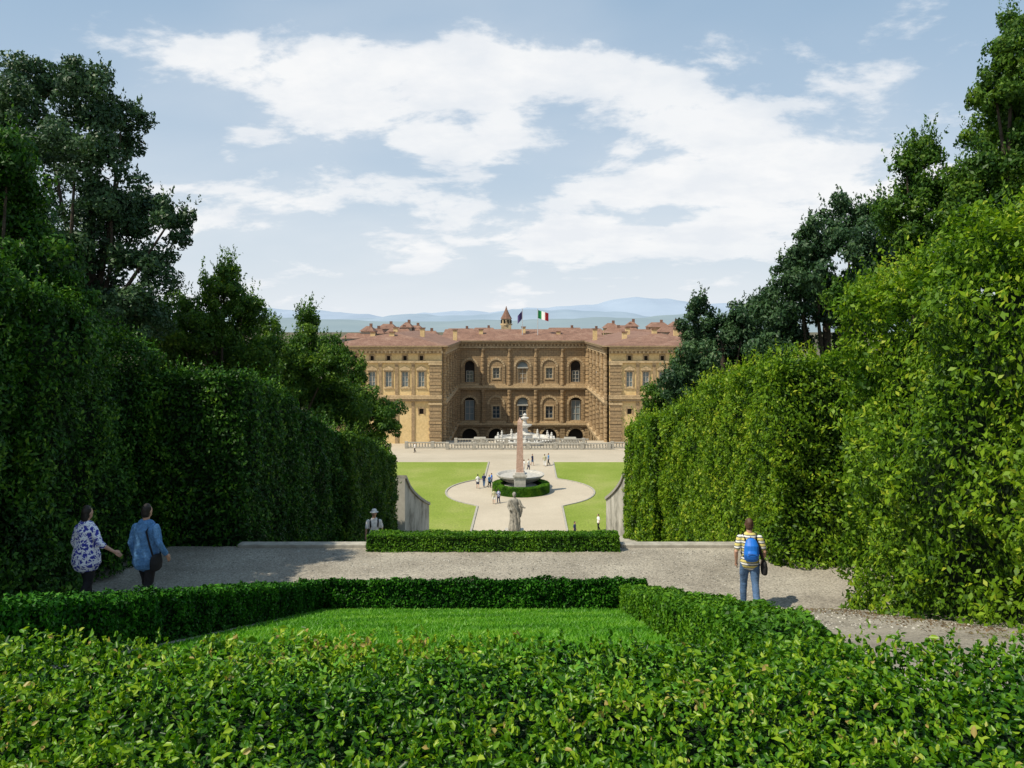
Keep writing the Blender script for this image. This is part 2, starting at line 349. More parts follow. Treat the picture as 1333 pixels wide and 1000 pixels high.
# ---------------------------------------------------------------- trees
def tubev(pts,rad,n=8):
    pts=[Vector(p) for p in pts]; V=[];Fs=[]
    for i,p in enumerate(pts):
        d=(pts[min(i+1,len(pts)-1)]-pts[max(i-1,0)]).normalized()
        r=Vector((1,0,0)) if abs(d.x)<.9 else Vector((0,1,0)); a=d.cross(r).normalized(); b=d.cross(a)
        for k in range(n):
            t=2*math.pi*k/n; V.append(tuple(p+(a*math.cos(t)+b*math.sin(t))*rad[i]))
    for i in range(len(pts)-1):
        for k in range(n): Fs.append((i*n+k,i*n+(k+1)%n,(i+1)*n+(k+1)%n,(i+1)*n+k))
    return V,Fs
def tree(name,D,lobes,leaf,mat,ddep=1.0,cov=1.5,shoots=0,trunk=None,sub=20,seed=0,air=.4,shl=(3,8)):
    r=np.random.default_rng(seed+100)
    par=empty(name); C=[];R=[]
    for i,(px,py,pr) in enumerate(lobes):
        d=D+r.uniform(-1,1)*ddep; C.append(at(px,py,d)); R.append(pr/F*d)
    C=np.array(C);R=np.array(R); Ps=[];Ns=[];tops=[];Ex=[]
    for c,Rr in zip(C,R):
        for j in range(sub):
            v=r.normal(size=3); v/=np.linalg.norm(v); rr=Rr*r.uniform(.20,.42)
            cc=c+v*Rr*r.uniform(.3,.95)*np.array([1,1,.95]); 
            m=int(4*math.pi*rr*rr*cov/(leaf*leaf*.31)*.62)
            q=nrm(r.normal(size=(m,3))); q[:,2]*=.8
            rad=rr*(1-air*r.random(m)**1.3)[:,None]
            rad=rad*(1+.22*sn(q*1.0+cc,.9,seed+j))[:,None]
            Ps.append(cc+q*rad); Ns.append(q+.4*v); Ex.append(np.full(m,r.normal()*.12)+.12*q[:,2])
            tops.append((cc,rr))
    P=np.concatenate(Ps);N=np.concatenate(Ns)
    leaves('crown_foliage',P,N,leaf,mat,par,spread=.8,rf=.5,rseed=seed,extra=np.concatenate(Ex),ramt=.12)
    if shoots:
        Q=[]
        for s_ in range(shoots):
            cc,rr=tops[r.integers(len(tops))]
            v=r.normal(size=3); v[2]=abs(v[2])+.4; v/=np.linalg.norm(v); b=cc+v*rr*.8
            L=leaf*r.uniform(*shl); dr=np.array([r.normal()*.3,r.normal()*.3,1.0])
            for t in np.linspace(0,1,14): Q.append(b+dr*L*t+r.normal(size=3)*leaf*.5*(1.15-t))
        Q=np.array(Q); leaves('shoots',Q,nrm(r.normal(size=Q.shape)),leaf*.85,mat,par,up=1.0)
    cm=C.mean(0); bx,by=(trunk if trunk else (cm[0],cm[1])); g=prof(by)-.2
    V=[];Fs=[]
    def add(p,rd):
        v,f=tubev(p,rd); o=len(V); V.extend(v); Fs.extend([tuple(o+k for k in q) for q in f])
    H=cm[2]-g; r0=.018*H+.06
    fork=(bx+(cm[0]-bx)*.5,by+(cm[1]-by)*.5,g+H*.6)
    add([(bx,by,g),(bx+.1,by,g+H*.3),fork,tuple(cm)],[r0*1.3,r0,r0*.75,r0*.4])
    for c,Rr in zip(C,R):
        md=(np.array(fork)+c)/2+np.array([r.normal()*.2,r.normal()*.2,-.1*Rr])
        add([fork,tuple(md),tuple(c)],[r0*.4,r0*.22,r0*.08])
    me=bpy.data.meshes.new('trunk_and_limbs'); me.from_pydata(V,[],Fs); me.materials.append(M['bark']); link(bpy.data.objects.new('trunk_and_limbs',me),par)
    return par
tree('holm_oak_tree',24,[(50,100,50),(115,120,48),(160,150,32),(20,150,55),(100,180,62),(165,190,24),(40,230,70),(145,240,50),(185,280,42),(225,282,28),(235,305,20),(120,310,70),(190,350,45),(40,330,80),(-60,200,90),(100,400,80),(180,410,50)],.13,M['dark'],1.5,1.2,250,seed=1,shl=(1.5,4))
tree('bay_laurel_tree',17,[(10,210,50),(-20,290,90),(40,290,45),(30,350,60),(90,390,40)],.11,M['lefth'],.8,1.4,150,seed=2,trunk=(-11,17))
tree('bay_laurel_tree',28,[(292,362,22),(288,385,30),(262,420,42),(315,415,38),(290,450,50),(240,440,40),(340,465,32),(320,490,45),(215,420,45),(230,480,45)],.12,M['mid'],1.2,1.6,450,seed=3,shl=(2,7))
tree('bay_laurel_tree',37,[(402,418,20),(398,445,28),(385,470,34),(428,475,30),(370,500,38),(410,510,42),(445,530,36),(350,480,30),(350,430,16),(352,450,22)],.14,M['mid'],1.5,1.5,400,seed=4,shl=(2,6))
tree('bay_laurel_tree',50,[(462,490,22),(435,480,20),(450,530,35),(485,530,34),(475,565,36),(505,555,20),(495,590,24),(430,450,18),(448,468,16)],.16,M['mid'],1.5,1.6,220,seed=5,shl=(1,4))
tree('bay_laurel_tree',18,[(1330,30,30),(1318,65,34),(1295,115,34),(1340,120,50),(1290,170,40),(1340,200,60),(1268,225,40),(1330,270,60),(1290,290,50),(1380,120,70)],.10,M['mid'],.8,1.6,350,seed=6,trunk=(11,18),shl=(2,6))
tree('bay_laurel_tree',20.5,[(1205,200,26),(1180,215,20),(1185,250,26),(1215,255,38),(1170,290,40),(1245,270,45),(1200,330,50),(1280,330,50),(1130,380,50)],.11,M['mid'],.8,1.5,380,seed=7,shl=(2,6))
tree('holm_oak_tree',25,[(1105,285,38),(1138,280,28),(1070,310,34),(1050,335,30),(1110,345,50),(1040,370,40),(1150,350,45),(1005,400,34),(1030,350,20),(1075,400,50),(1130,420,60),(1010,440,45)],.13,M['dark'],1.2,1.5,250,seed=8,shl=(1.5,4))
tree('holm_oak_tree',36,[(912,410,24),(900,445,30),(935,430,30),(970,415,28),(960,455,38),(915,480,38),(885,500,30),(1000,440,38),(990,400,24)],.16,M['dark'],1.5,1.6,200,seed=9,shl=(1,4))
tree('bay_laurel_tree',50,[(885,490,24),(870,520,30),(850,545,24),(890,545,40),(845,575,22)],.17,M['mid'],1.5,1.6,150,seed=10,shl=(1,4))
# ---------------------------------------------------------------- amphitheatre end walls
def endwall(name,x,ya,yb,za,zb):
    b=MB(); m=8
    ys=np.linspace(ya,yb,m); top=[(y,za+(zb-za)*((y-ya)/(yb-ya))**.8) for y in ys]
    pl=[(ya,prof(yb)-1),(yb,prof(yb)-1)]+top[::-1]
    b.poly([(x-.3,y,z) for y,z in pl]); b.poly([(x+.3,y,z) for y,z in pl][::-1])
    for i in range(len(pl)):
        (y0,z0),(y1,z1)=pl[i],pl[(i+1)%len(pl)]
        b.poly([(x-.3,y0,z0),(x+.3,y0,z0),(x+.3,y1,z1),(x-.3,y1,z1)])
    par=empty(name); b.obj('wall_body',M['wallstone'],par)
    c=MB()
    for i in range(m-1):
        (y0,z0),(y1,z1)=top[i],top[i+1]
        i0=len(c.v); 
        for dz in (.003,.2):
            c.v+=[(x-.4,y0,z0+dz),(x+.4,y0,z0+dz),(x+.4,y1,z1+dz),(x-.4,y1,z1+dz)]
        for f in [(0,3,2,1),(4,5,6,7),(0,1,5,4),(1,2,6,5),(2,3,7,6),(3,0,4,7)]: c.f.append(tuple(i0+k for k in f))
    c.obj('coping',M['kerb'],par)
endwall('stone_wall',-6.75,48,62,-9.4,-14.2); endwall('stone_wall',7.15,48.5,58,-9.3,-12.9)
# ---------------------------------------------------------------- palace
pal=empty('palace')
B={k:MB() for k in ('rust','stucco','trim','darktrim','shade','glass','frame','tile','shutter')}
def T(x,y,a): return Matrix.Translation((x,y,0))@Matrix.Rotation(a,4,'Z')
def wallsheet(b,u0,u1,z0,z1,holes,Mx,y=0,dep=.6):
    us=sorted(set([u0,u1]+[h[0] for h in holes]+[h[1] for h in holes])); zs=sorted(set([z0,z1]+[h[2] for h in holes]+[h[3] for h in holes]))
    for i in range(len(us)-1):
        for j in range(len(zs)-1):
            cu=(us[i]+us[i+1])/2; cz=(zs[j]+zs[j+1])/2
            if any(h[0]<cu<h[1] and h[2]<cz<h[3] for h in holes): continue
            b.poly([(us[i],y,zs[j]),(us[i+1],y,zs[j]),(us[i+1],y,zs[j+1]),(us[i],y,zs[j+1])],Mx)
    for h in holes:
        a,c,zb,zt,arch=h[:5]; r=(c-a)/2; zs_=zt-r if arch else zt
        b.poly([(a,y,zb),(a,y+dep,zb),(a,y+dep,zs_),(a,y,zs_)],Mx); b.poly([(c,y+dep,zb),(c,y,zb),(c,y,zs_),(c,y+dep,zs_)],Mx)
        b.poly([(a,y,zb),(c,y,zb),(c,y+dep,zb),(a,y+dep,zb)],Mx)
        if not arch: b.poly([(a,y+dep,zt),(c,y+dep,zt),(c,y,zt),(a,y,zt)],Mx)
        else:
            n=10; m=(a+c)/2; pt=[(m-r*math.cos(math.pi*k/n),zs_+r*math.sin(math.pi*k/n)) for k in range(n+1)]
            for k in range(n):
                (x0,q0),(x1,q1)=pt[k],pt[k+1]
                b.poly([(x0,y,q0),(x1,y,q1),(x1,y,zt),(x0,y,zt)],Mx)
                b.poly([(x0,y,q0),(x0,y+dep,q0),(x1,y+dep,q1),(x1,y,q1)],Mx)
def archring(b,m,zs_,r0,r1,y0,y1,Mx,n=11):
    for k in range(n):
        a0=math.pi*k/n+.02; a1=math.pi*(k+1)/n-.02; rr=r1*(1.06 if k==n//2 else 1)
        q=[(m-r0*math.cos(a0),zs_+r0*math.sin(a0)),(m-r0*math.cos(a1),zs_+r0*math.sin(a1)),(m-rr*math.cos(a1),zs_+rr*math.sin(a1)),(m-rr*math.cos(a0),zs_+rr*math.sin(a0))]
        b.poly([(x,y0,z) for x,z in q][::-1],Mx)
        for i in range(4):
            (xa,za),(xb,zb)=q[i],q[(i+1)%4]; b.poly([(xa,y0,za),(xb,y0,zb),(xb,y1,zb),(xa,y1,za)],Mx)
def glazing(a,c,zb,zt,y,Mx,mat='glass',nx=2,nz=3):
    B[mat].poly([(a,y,zb),(c,y,zb),(c,y,zt),(a,y,zt)],Mx)
    for i in range(nx+1):
        x=a+(c-a)*i/nx; B['frame'].box(x-.07,x+.07,y-.12,y-.02,zb,zt,Mx)
    for j in range(nz+1):
        z=zb+(zt-zb)*j/nz; B['frame'].box(a,c,y-.10,y-.03,z-.05,z+.05,Mx)
def column(cx,z0,z1,r,Mx,banded=True):
    pr=[(r*1.35,z0),(r*1.35,z0+.5),(r*1.1,z0+.6)]; z=z0+.6; i=0
    while z<z1-1.2:
        rr=r*(1.16 if (i%2==0 and banded) else .92); pr+=[(rr,z+.02),(rr,z+.52)]; z+=.54; i+=1
    pr+=[(r*.95,z1-.9),(r*1.15,z1-.8),(r*1.4,z1-.35),(r*1.4,z1)]
    B['rust'].lathe(cx,-.15,pr,10,Mx)
EAVE=-4.8; S2=-16.3; S1=-25.8; FL=-31.5
def court(W,nb,Mx,open_bays):
    bw=W/nb; 
    H3=[];H2=[];H1=[]
    for i in range(nb):
        c=bw*(i+.5)
        if i in open_bays:
            H3.append((c-1.25,c+1.25,S2+1.2,S2+6.6,True)); H2.append((c-1.35,c+1.35,S1+1.0,S1+7.0,True))
        elif i==nb//2:
            H3.append((c-1.3,c+1.3,S2+1.0,S2+6.4,True)); H2.append((c-1.3,c+1.3,S1+1.0,S1+6.8,True))
        else:
            H3.append((c-.8,c+.8,S2+2.2,S2+4.8,False)); H2.append((c-.9,c+.9,S1+1.6,S1+4.6,False))
        H1.append((c-1.9,c+1.9,FL,S1-1.1,True))
    wallsheet(B['rust'],0,W,S2,EAVE-1.6,H3,Mx); wallsheet(B['rust'],0,W,S1,S2,H2,Mx); wallsheet(B['rust'],0,W,FL,S1,H1,Mx)
    for i in range(nb):
        c=bw*(i+.5)
        for H,base in ((H3,S2),(H2,S1)):
            a,cc,zb,zt,ar=H[i]
            if i in open_bays:
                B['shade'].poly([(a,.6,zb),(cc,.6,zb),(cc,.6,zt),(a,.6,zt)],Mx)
                if base==S1: glazing(a+.25,cc-.25,zb,zt-1.0,.55,Mx,'shutter')
                else: glazing(a+.4,cc-.4,zb,zt-2.6,.56,Mx)
            elif i==nb//2:
                B['shutter'].poly([(a,.5,zb+3.9),(cc,.5,zb+3.9),(cc,.5,zt),(a,.5,zt)],Mx)
                glazing(a+.35,cc-.35,zb,zb+3.6,.45,Mx,'glass' if base==S1 else 'darktrim')
                B['trim'].box(a,a+.35,.2,.5,zb,zb+3.7,Mx);B['trim'].box(cc-.35,cc,.2,.5,zb,zb+3.7,Mx);B['frame'].box(a-.1,cc+.1,-.1,.5,zb+3.7,zb+4.0,Mx)
                B['stucco'].poly([(a,.6,zb),(cc,.6,zb),(cc,.6,zt),(a,.6,zt)],Mx)
            else:
                glazing(a,cc,zb,zt,.4,Mx)
                for x0,x1,z0,z1 in ((a-.3,a-.003,zb,zt),(cc+.003,cc+.3,zb,zt),(a-.4,cc+.4,zt+.003,zt+.35),(a-.4,cc+.4,zb-.35,zb-.003)):
                    B['trim'].box(x0,x1,-.16,.05,z0,z1,Mx)
            sp=base+5.3; archring(B['trim'],c,sp-.2,1.75,2.25,-.22,-.003,Mx)
            for s_ in (-1,1):
                x=c+s_*2.0; z=base+.9
                while z<sp-.4:
                    B['darktrim'].box(x-.25,x+.25,-.2,-.003,z,z+.55,Mx); z+=.66
            B['trim'].box(c-2.4,c+2.4,-.25,-.003,base+.45,base+.85,Mx)
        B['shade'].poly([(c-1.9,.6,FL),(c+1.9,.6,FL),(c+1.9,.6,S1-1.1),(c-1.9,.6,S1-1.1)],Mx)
        archring(B['trim'],c,S1-3.0,1.95,2.5,-.25,-.003,Mx)
    for i in range(nb+1):
        x=bw*i; x=min(max(x,.45),W-.45)
        column(x,S2+.45,EAVE-1.7,.42,Mx); column(x,S1+.45,S2-.75,.45,Mx); 
        for zz in np.arange(FL,S1-.6,.7): B['darktrim'].box(x-.6,x+.6,-.35,-.003,zz,zz+.6,Mx)
    for z,h,p,mt in ((S2-.75,.45,.55,'darktrim'),(S2-.3,.35,.75,'trim'),(S2+.05,.35,.6,'trim'),(S1-.6,.45,.55,'darktrim'),(S1-.15,.55,.7,'trim'),(EAVE-1.7,.5,.5,'trim'),(EAVE-1.2,.6,.4,'darktrim'),(EAVE-.6,.25,.8,'trim'),(EAVE-.35,.35,1.2,'darktrim')):
        B[mt].box(0,W,-p,-.006,z+.003,z+h-.003,Mx)
    for x in np.arange(.4,W,.9): B['trim'].box(x,x+.4,-.75,-.38,EAVE-1.15,EAVE-.62,Mx)
XL=-14.1; XR=19.5; YF=160; YC=202
court(XR-XL,5,T(XL,YC,0),(0,4))
court(YC-YF-3,5,T(XL,YF+3,math.pi/2),(1,3))
court(YC-YF-3,5,T(XR,YC,-math.pi/2),(1,3))
def wing(x0,x1,inner):
    W=x1-x0; Mx=T(x0,YF,0); z0=-26
    cs=[]; c=4.1
    while c<W-1.5: cs.append(c if inner=='L' else W-c); c+=3.3
    Ha=[(c-.62,c+.62,-12.9,-9.9,False) for c in cs]; Hb=[(c-.45,c+.45,-18.4,-17.3,False) for c in cs[::2]]; Hc=[(c-.35,c+.35,-7.6,-6.7,False) for c in cs]
    wallsheet(B['stucco'],0,W,-15,-5.8,Ha+Hc,Mx,dep=.4); wallsheet(B['stucco'],0,W,z0,-15,Hb,Mx,dep=.4)
    for a,b,z,t,_ in Ha+Hb+Hc:
        if t-z>2:
            glazing(a,b,z,t,.3,Mx,'shutter')
            B['trim'].box(a-.45,b+.45,-.28,-.003,t+.3,t+.6,Mx); B['trim'].poly([(a-.5,-.25,t+.62),(b+.5,-.25,t+.62),((a+b)/2,-.25,t+1.15)],Mx)
            B['trim'].box(a-.4,b+.4,-.22,-.003,z-.35,z-.1,Mx)
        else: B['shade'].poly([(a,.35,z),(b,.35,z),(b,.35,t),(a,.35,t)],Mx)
        B['darktrim'].box(a-.25,a-.003,-.14,-.003,z,t,Mx); B['darktrim'].box(b+.003,b+.25,-.14,-.003,z,t,Mx); B['darktrim'].box(a-.25,b+.25,-.15,-.003,t+.003,t+.28,Mx)
    for i in range(len(cs)):
        x=(cs[i]+(1.65 if inner=='L' else -1.65))
        if 0.5<x<W-.5:
            B['darktrim'].box(x-.32,x+.32,-.18,-.003,-14.6,-8.4,Mx); B['trim'].box(x-.42,x+.42,-.24,-.003,-8.4,-7.9,Mx)
            B['darktrim'].box(x-.32,x+.32,-.18,-.003,-24.8,-16,Mx)
    for xc in (1.3,W-1.3):
        for (za,zb_) in ((-25,-16.2),(-14.5,-8.2)):
            z=za; i=0
            while z<zb_-.5:
                w=1.28 if i%2 else 1.12; B['rust' if i%2 else 'darktrim'].box(xc-w,xc+w,-.42 if i%2 else -.34,-.003,z+.02,z+.62,Mx); z+=.66; i+=1
            B['trim'].box(xc-1.35,xc+1.35,-.5,-.003,zb_-.3,zb_+.1,Mx)
    for z,h,p,mt in ((-15.8,.5,.5,'darktrim'),(-15.3,.35,.7,'trim'),(-14.9,.35,.5,'trim'),(-25.9,.8,.55,'darktrim'),(-8.05,.35,.5,'trim'),(-6.2,.5,.6,'darktrim'),(-5.7,.4,.8,'trim'),(-5.3,.45,1.3,'darktrim')):
        B[mt].box(-.05,W+.05,-p,-.006,z+.003,z+h-.003,Mx)
    for x in np.arange(.3,W,.8): B['trim'].box(x,x+.35,-.78,-.5,-6.15,-5.72,Mx)
    B['rust'].box(0.003,W-.003,.7,3.0,z0-6,-5.0,Mx)
wing(-36.1,XL,'R'); wing(XR,41.5,'L')
B['rust'].box(-36,XL-1.2,YF+3,YC+16,-32,-5.2); B['rust'].box(XR+1.2,41.4,YF+3,YC+16,-32,-5.2); B['rust'].box(XL-1.2,XR+1.2,YC+1.3,YC+16,-32,-5.2)
B['rust'].box(XL-.9,XL-.003,YF+.7,YF+3,-32,-5); B['rust'].box(XR+.003,XR+.9,YF+.7,YF+3,-32,-5)
def hip(x0,x1,y0,y1,z,h,ins):
    a,b,c,d=(x0,y0,z),(x1,y0,z),(x1,y1,z),(x0,y1,z)
    if (x1-x0)>(y1-y0): r1=(x0+ins,(y0+y1)/2,z+h); r2=(x1-ins,(y0+y1)/2,z+h); fs=[(a,b,r2,r1),(b,c,r2),(c,d,r1,r2),(d,a,r1)]
    else: r1=((x0+x1)/2,y0+ins,z+h); r2=((x0+x1)/2,y1-ins,z+h); fs=[(a,b,r1),(b,c,r2,r1),(c,d,r2),(d,a,r1,r2)]
    for f in fs: B['tile'].poly(f)
    B['darktrim'].box(x0,x1,y0,y1,z-.25,z-.01)
hip(-37.6,XL+1.3,YF-1.5,YC+17,-4.6,2.5,10); hip(XR-1.3,43,YF-1.5,YC+17,-4.6,2.5,10); hip(XL-4,XR+4,YC-1.4,YC+17,-4.5,2.75,.5)
random.seed(5)
for (x,y,z) in [(-30,172,-3.6),(-25,166,-3.7),(-20,178,-3),(-27,185,-3),(-8,206,-3.5),(3,207,-3),(12,206,-3.4),(24,170,-3.5),(30,168,-3.2),(36,175,-3),(27,186,-3),(-14,196,-3),(20,192,-3)]:
    h=random.uniform(1.4,2.2); B['stucco'].box(x-.5,x+.5,y-.4,y+.4,z-2,z+h-.4); B['tile'].box(x-.65,x+.65,y-.55,y+.55,z+h-.39,z+h-.15)
names={'rust':'stone_walls','stucco':'stucco_walls','trim':'stone_trim','darktrim':'cornices_and_piers','shade':'opening_shade_sheets','glass':'window_panes','frame':'window_frames','tile':'tiled_roof','shutter':'window_blinds'}  # 'shade' mesh: dark sheets closing the openings, shade as colour
for k_,b_ in B.items(): b_.obj(names[k_],M[k_],pal)
# ---------------------------------------------------------------- town behind
random.seed(11)
def house(x,y,w,d,zt,name='town_house'):
    p=empty(name); a=MB(); a.box(x-w/2,x+w/2,y-d/2,y+d/2,-36,zt); a.obj('walls',random.choice([M['stucco'],M['kerb'],M['sand']]),p)
    r=MB(); o=.5; e=[(x-w/2-o,y-d/2-o,zt+.01),(x+w/2+o,y-d/2-o,zt+.01),(x+w/2+o,y+d/2+o,zt+.01),(x-w/2-o,y+d/2+o,zt+.01)]
    r1=(x-w/2+1,y,zt+1.6); r2=(x+w/2-1,y,zt+1.6)
    for f in ((e[0],e[1],r2,r1),(e[1],e[2],r2),(e[2],e[3],r1,r2),(e[3],e[0],r1)): r.poly(f)
    r.box(x+w*.2-.4,x+w*.2+.4,y-.4,y+.4,zt+.5,zt+2.4)
    r.obj('roof',M['tile'],p)
    g=MB()
    for i in range(int(w/2.2)):
        u=x-w/2+1.2+i*2.2; g.box(u-.4,u+.4,y-d/2-.05,y-d/2+.1,zt-2.2,zt-.8)
    g.obj('windows',M['shade'],p)
for (px,py,w,y) in [(468,434,9,240),(480,425,3.5,243),(488,428,6,246),(505,422,5,252),(520,427,7,244),(530,420,3,247),(540,424,5,250),(556,431,7,240),(600,428,10,262),(630,427,8,268),(735,427,12,262),(770,428,8,266),(795,421,4,250),(800,427,6,245),(815,424,6,250),(822,419,3,252),(835,429,9,244),(856,420,6,255),(872,426,7,246),(878,419,3,251),(890,430,8,240)]:
    c=at(px,py,y); house(c[0],y,w,7,c[2]-1.5)
tw=empty('bell_tower'); c=at(659,430,300); t=MB(); x=c[0]
t.box(x-1.9,x+1.9,298.1,301.9,-36,-1.0); t.lathe(x,300,[(2.3,-1),(2.3,-.4),(1.9,-.38),(1.9,1.4)],8); t.obj('tower_shaft',M['trim'],tw)
t=MB(); t.lathe(x,300,[(2.2,1.4),(1.2,3.2),(.4,5.0),(.06,6.2)],8); t.obj('spire',M['tile'],tw)
t=MB()
for k_ in range(8):
    a=k_*math.pi/4+math.pi/8; t.box(x+1.9*math.cos(a)-.3,x+1.9*math.cos(a)+.3,300+1.9*math.sin(a)-.3,300+1.9*math.sin(a)+.3,-.2,1.0)
t.obj('belfry_shade_blocks',M['shade'],tw)  # solid near-black blocks, coloured as the shade inside the belfry
def flag(name,px,cols,w=2.7,sag=.8):
    p=empty(name); c=at(px,432,205); x=c[0]; b=MB(); b.lathe(x,205,[(.1,-3.5),(.06,3.4)],6); b.lathe(x,205,[(.02,3.4),(.14,3.5),(.02,3.65)],6); b.obj('flag_pole',M['pole'],p)
    for i,(nm,cl) in enumerate(cols):
        f=MB(); n=4
        for j in range(n+1):
            u=(i*n+j)/ (n*len(cols)); X=x+.08+u*w; Y=205+.3*math.sin(u*7); dz=-sag*u
            f.v+=[(X,Y,1.1+dz),(X,Y,3.2+dz)]
        for j in range(n): f.f.append((2*j,2*j+2,2*j+3,2*j+1))
        f.obj(nm,plain(name+nm,cl),p)
flag('italian_flag',700,[('green_stripe',(.02,.30,.08)),('white_stripe',(.8,.8,.78)),('red_stripe',(.55,.03,.03))])
flag('european_flag',680,[('blue_field',(.07,.05,.16))],-1.3,1.5)
# hills
def hill(name,D,base,amp,seed,col1,col2,x0,x1,wl,tilt=0):
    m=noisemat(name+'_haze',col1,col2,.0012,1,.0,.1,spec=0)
    b=MB(); n=260; r=np.random.default_rng(seed); ph=r.random(10)*6.28; ny=10
    for i in range(n+1):
        x=x0+(x1-x0)*i/n; h=base+tilt*math.tanh(x/D*4)
        for k_ in range(8): h+=amp*math.sin(x/wl*6.283*1.9**k_+ph[k_])/1.75**k_
        h=max(h,5)
        for j in range(ny+1):
            t=j/ny; z=-37+(h+37)*math.sin(t*math.pi/2); b.v.append((x,D-.25*(1-t)*D,z))
    for i in range(n):
        for j in range(ny): b.f.append((i*(ny+1)+j,(i+1)*(ny+1)+j,(i+1)*(ny+1)+j+1,i*(ny+1)+j+1))
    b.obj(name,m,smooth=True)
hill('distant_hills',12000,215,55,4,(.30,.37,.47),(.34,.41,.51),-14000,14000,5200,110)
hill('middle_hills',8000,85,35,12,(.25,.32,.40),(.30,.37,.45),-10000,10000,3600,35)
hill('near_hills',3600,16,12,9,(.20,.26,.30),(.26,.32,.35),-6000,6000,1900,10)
# ---------------------------------------------------------------- terrace, balustrade, fountain
bal=empty('stone_balustrade'); b=MB()
def balrun(xa,xb,y,zg,h=1.15):
    b.box(xa,xb,y-.25,y+.25,zg-.6,zg+.22); b.box(xa,xb,y-.22,y+.22,zg+h-.2,zg+h)
    x=xa
    while x<xb-.2:
        b.lathe(x+.25,y,[(.10,zg+.22),(.15,zg+.45),(.07,zg+.8),(.11,zg+h-.2)],6); x+=.55
    x=xa
    while x<=xb: b.box(x-.3,x+.3,y-.32,y+.32,zg+.003,zg+h+.12); x+=5
balrun(-12,19,148,-23.55); balrun(-20,-12,151,-23.8); balrun(19,30,151,-23.8)
balrun(-11,15,156,-24.05,1.3)
b.obj('balusters_and_rails',M['kerb'],bal)
ft=empty('artichoke_fountain'); b=MB(); fx,fy,fz=2.6,161,-24.5
oc=[(6.6,fz-.5),(6.6,fz+.2),(6.3,fz+.25),(6.3,fz+.9),(6.6,fz+1.0),(6.6,fz+1.2),(6.1,fz+1.2),(6.0,fz+.8)]
b.lathe(fx,fy,oc,8,ph=math.pi/8)
b.lathe(fx,fy,[(1.6,fz+.5),(1.5,fz+1.9),(1.9,fz+2.1),(.7,fz+2.3),(.5,fz+3.2),(1.3,fz+3.6),(1.5,fz+3.9),(.5,fz+4.0),(.3,fz+4.8),(.75,fz+5.1),(.8,fz+5.3),(.3,fz+5.5),(.4,fz+5.9),(.05,fz+6.2)],16)
for k_ in range(12):
    a=k_*math.pi/6; X=fx+5.4*math.cos(a); Y=fy+5.4*math.sin(a)
    b.lathe(X,Y,[(.32,fz+1.1),(.26,fz+1.4),(.2,fz+1.6),(.25,fz+1.85),(.14,fz+2.05),(.15,fz+2.25),(.05,fz+2.35)],8)
b.obj('basin_and_figures',M['white'],ft,smooth=False)
b=MB(); 
for s_ in (-1,1): b.box(fx+s_*9-1.7,fx+s_*9+1.7,157.5,160,-24.6,-23.4); b.box(fx+s_*9-1.2,fx+s_*9+1.2,157.8,159.7,-23.4,-22.9)
b.obj('side_plinths',M['kerb'],ft,bevel=.1)
ob=empty('obelisk'); ox,oy,oz=axisx(100)-.05,98.5,-21.2
b=MB(); b.box(ox-1.0,ox+1.0,oy-1,oy+1,oz-.1,oz+.5); b.box(ox-.72,ox+.72,oy-.72,oy+.72,oz+.5,oz+2.2); b.box(ox-.88,ox+.88,oy-.88,oy+.88,oz+2.2,oz+2.5); b.box(ox-.6,ox+.6,oy-.6,oy+.6,oz+2.5,oz+2.75); b.obj('pedestal',M['marble'],ob,bevel=.03)
b=MB(); q=math.sqrt(2); b.lathe(ox,oy,[(.46*q,oz+2.75),(.30*q,oz+8.9),(.02,oz+9.5)],4,ph=math.pi/4); b.obj('shaft',M['granite'],ob)
bs=empty('granite_basin'); b=MB(); by=102.5; bx=axisx(102.5)
b.lathe(bx,by,[(2.6,oz),(2.7,oz+.5),(1.6,oz+.7),(2.6,oz+1.2),(3.05,oz+1.55),(3.1,oz+1.75),(2.9,oz+1.75),(2.6,oz+1.5)],28); b.obj('basin',M['marble'],bs,smooth=False)
n=26000; a=RNG.random(n)*6.283; zz=RNG.random(n); top=RNG.random(n)<.35; R_=3.55; rr=np.where(top,RNG.uniform(2.6,R_,n),R_)
P=np.stack([ox+.15+rr*np.cos(a),100+rr*np.sin(a),oz+np.where(top,1.05,zz*1.05)],1); N=np.stack([np.cos(a)*~top,np.sin(a)*~top,top*1.0],1)
rh=empty('round_hedge'); leaves('foliage',P,N,.16,M['stair'],rh); b=MB(); b.lathe(ox+.15,100,[(3.45,oz),(3.45,oz+.95),(2.6,oz+.95),(2.5,oz+.1)],24); b.obj('dark_core',M['core'],rh)
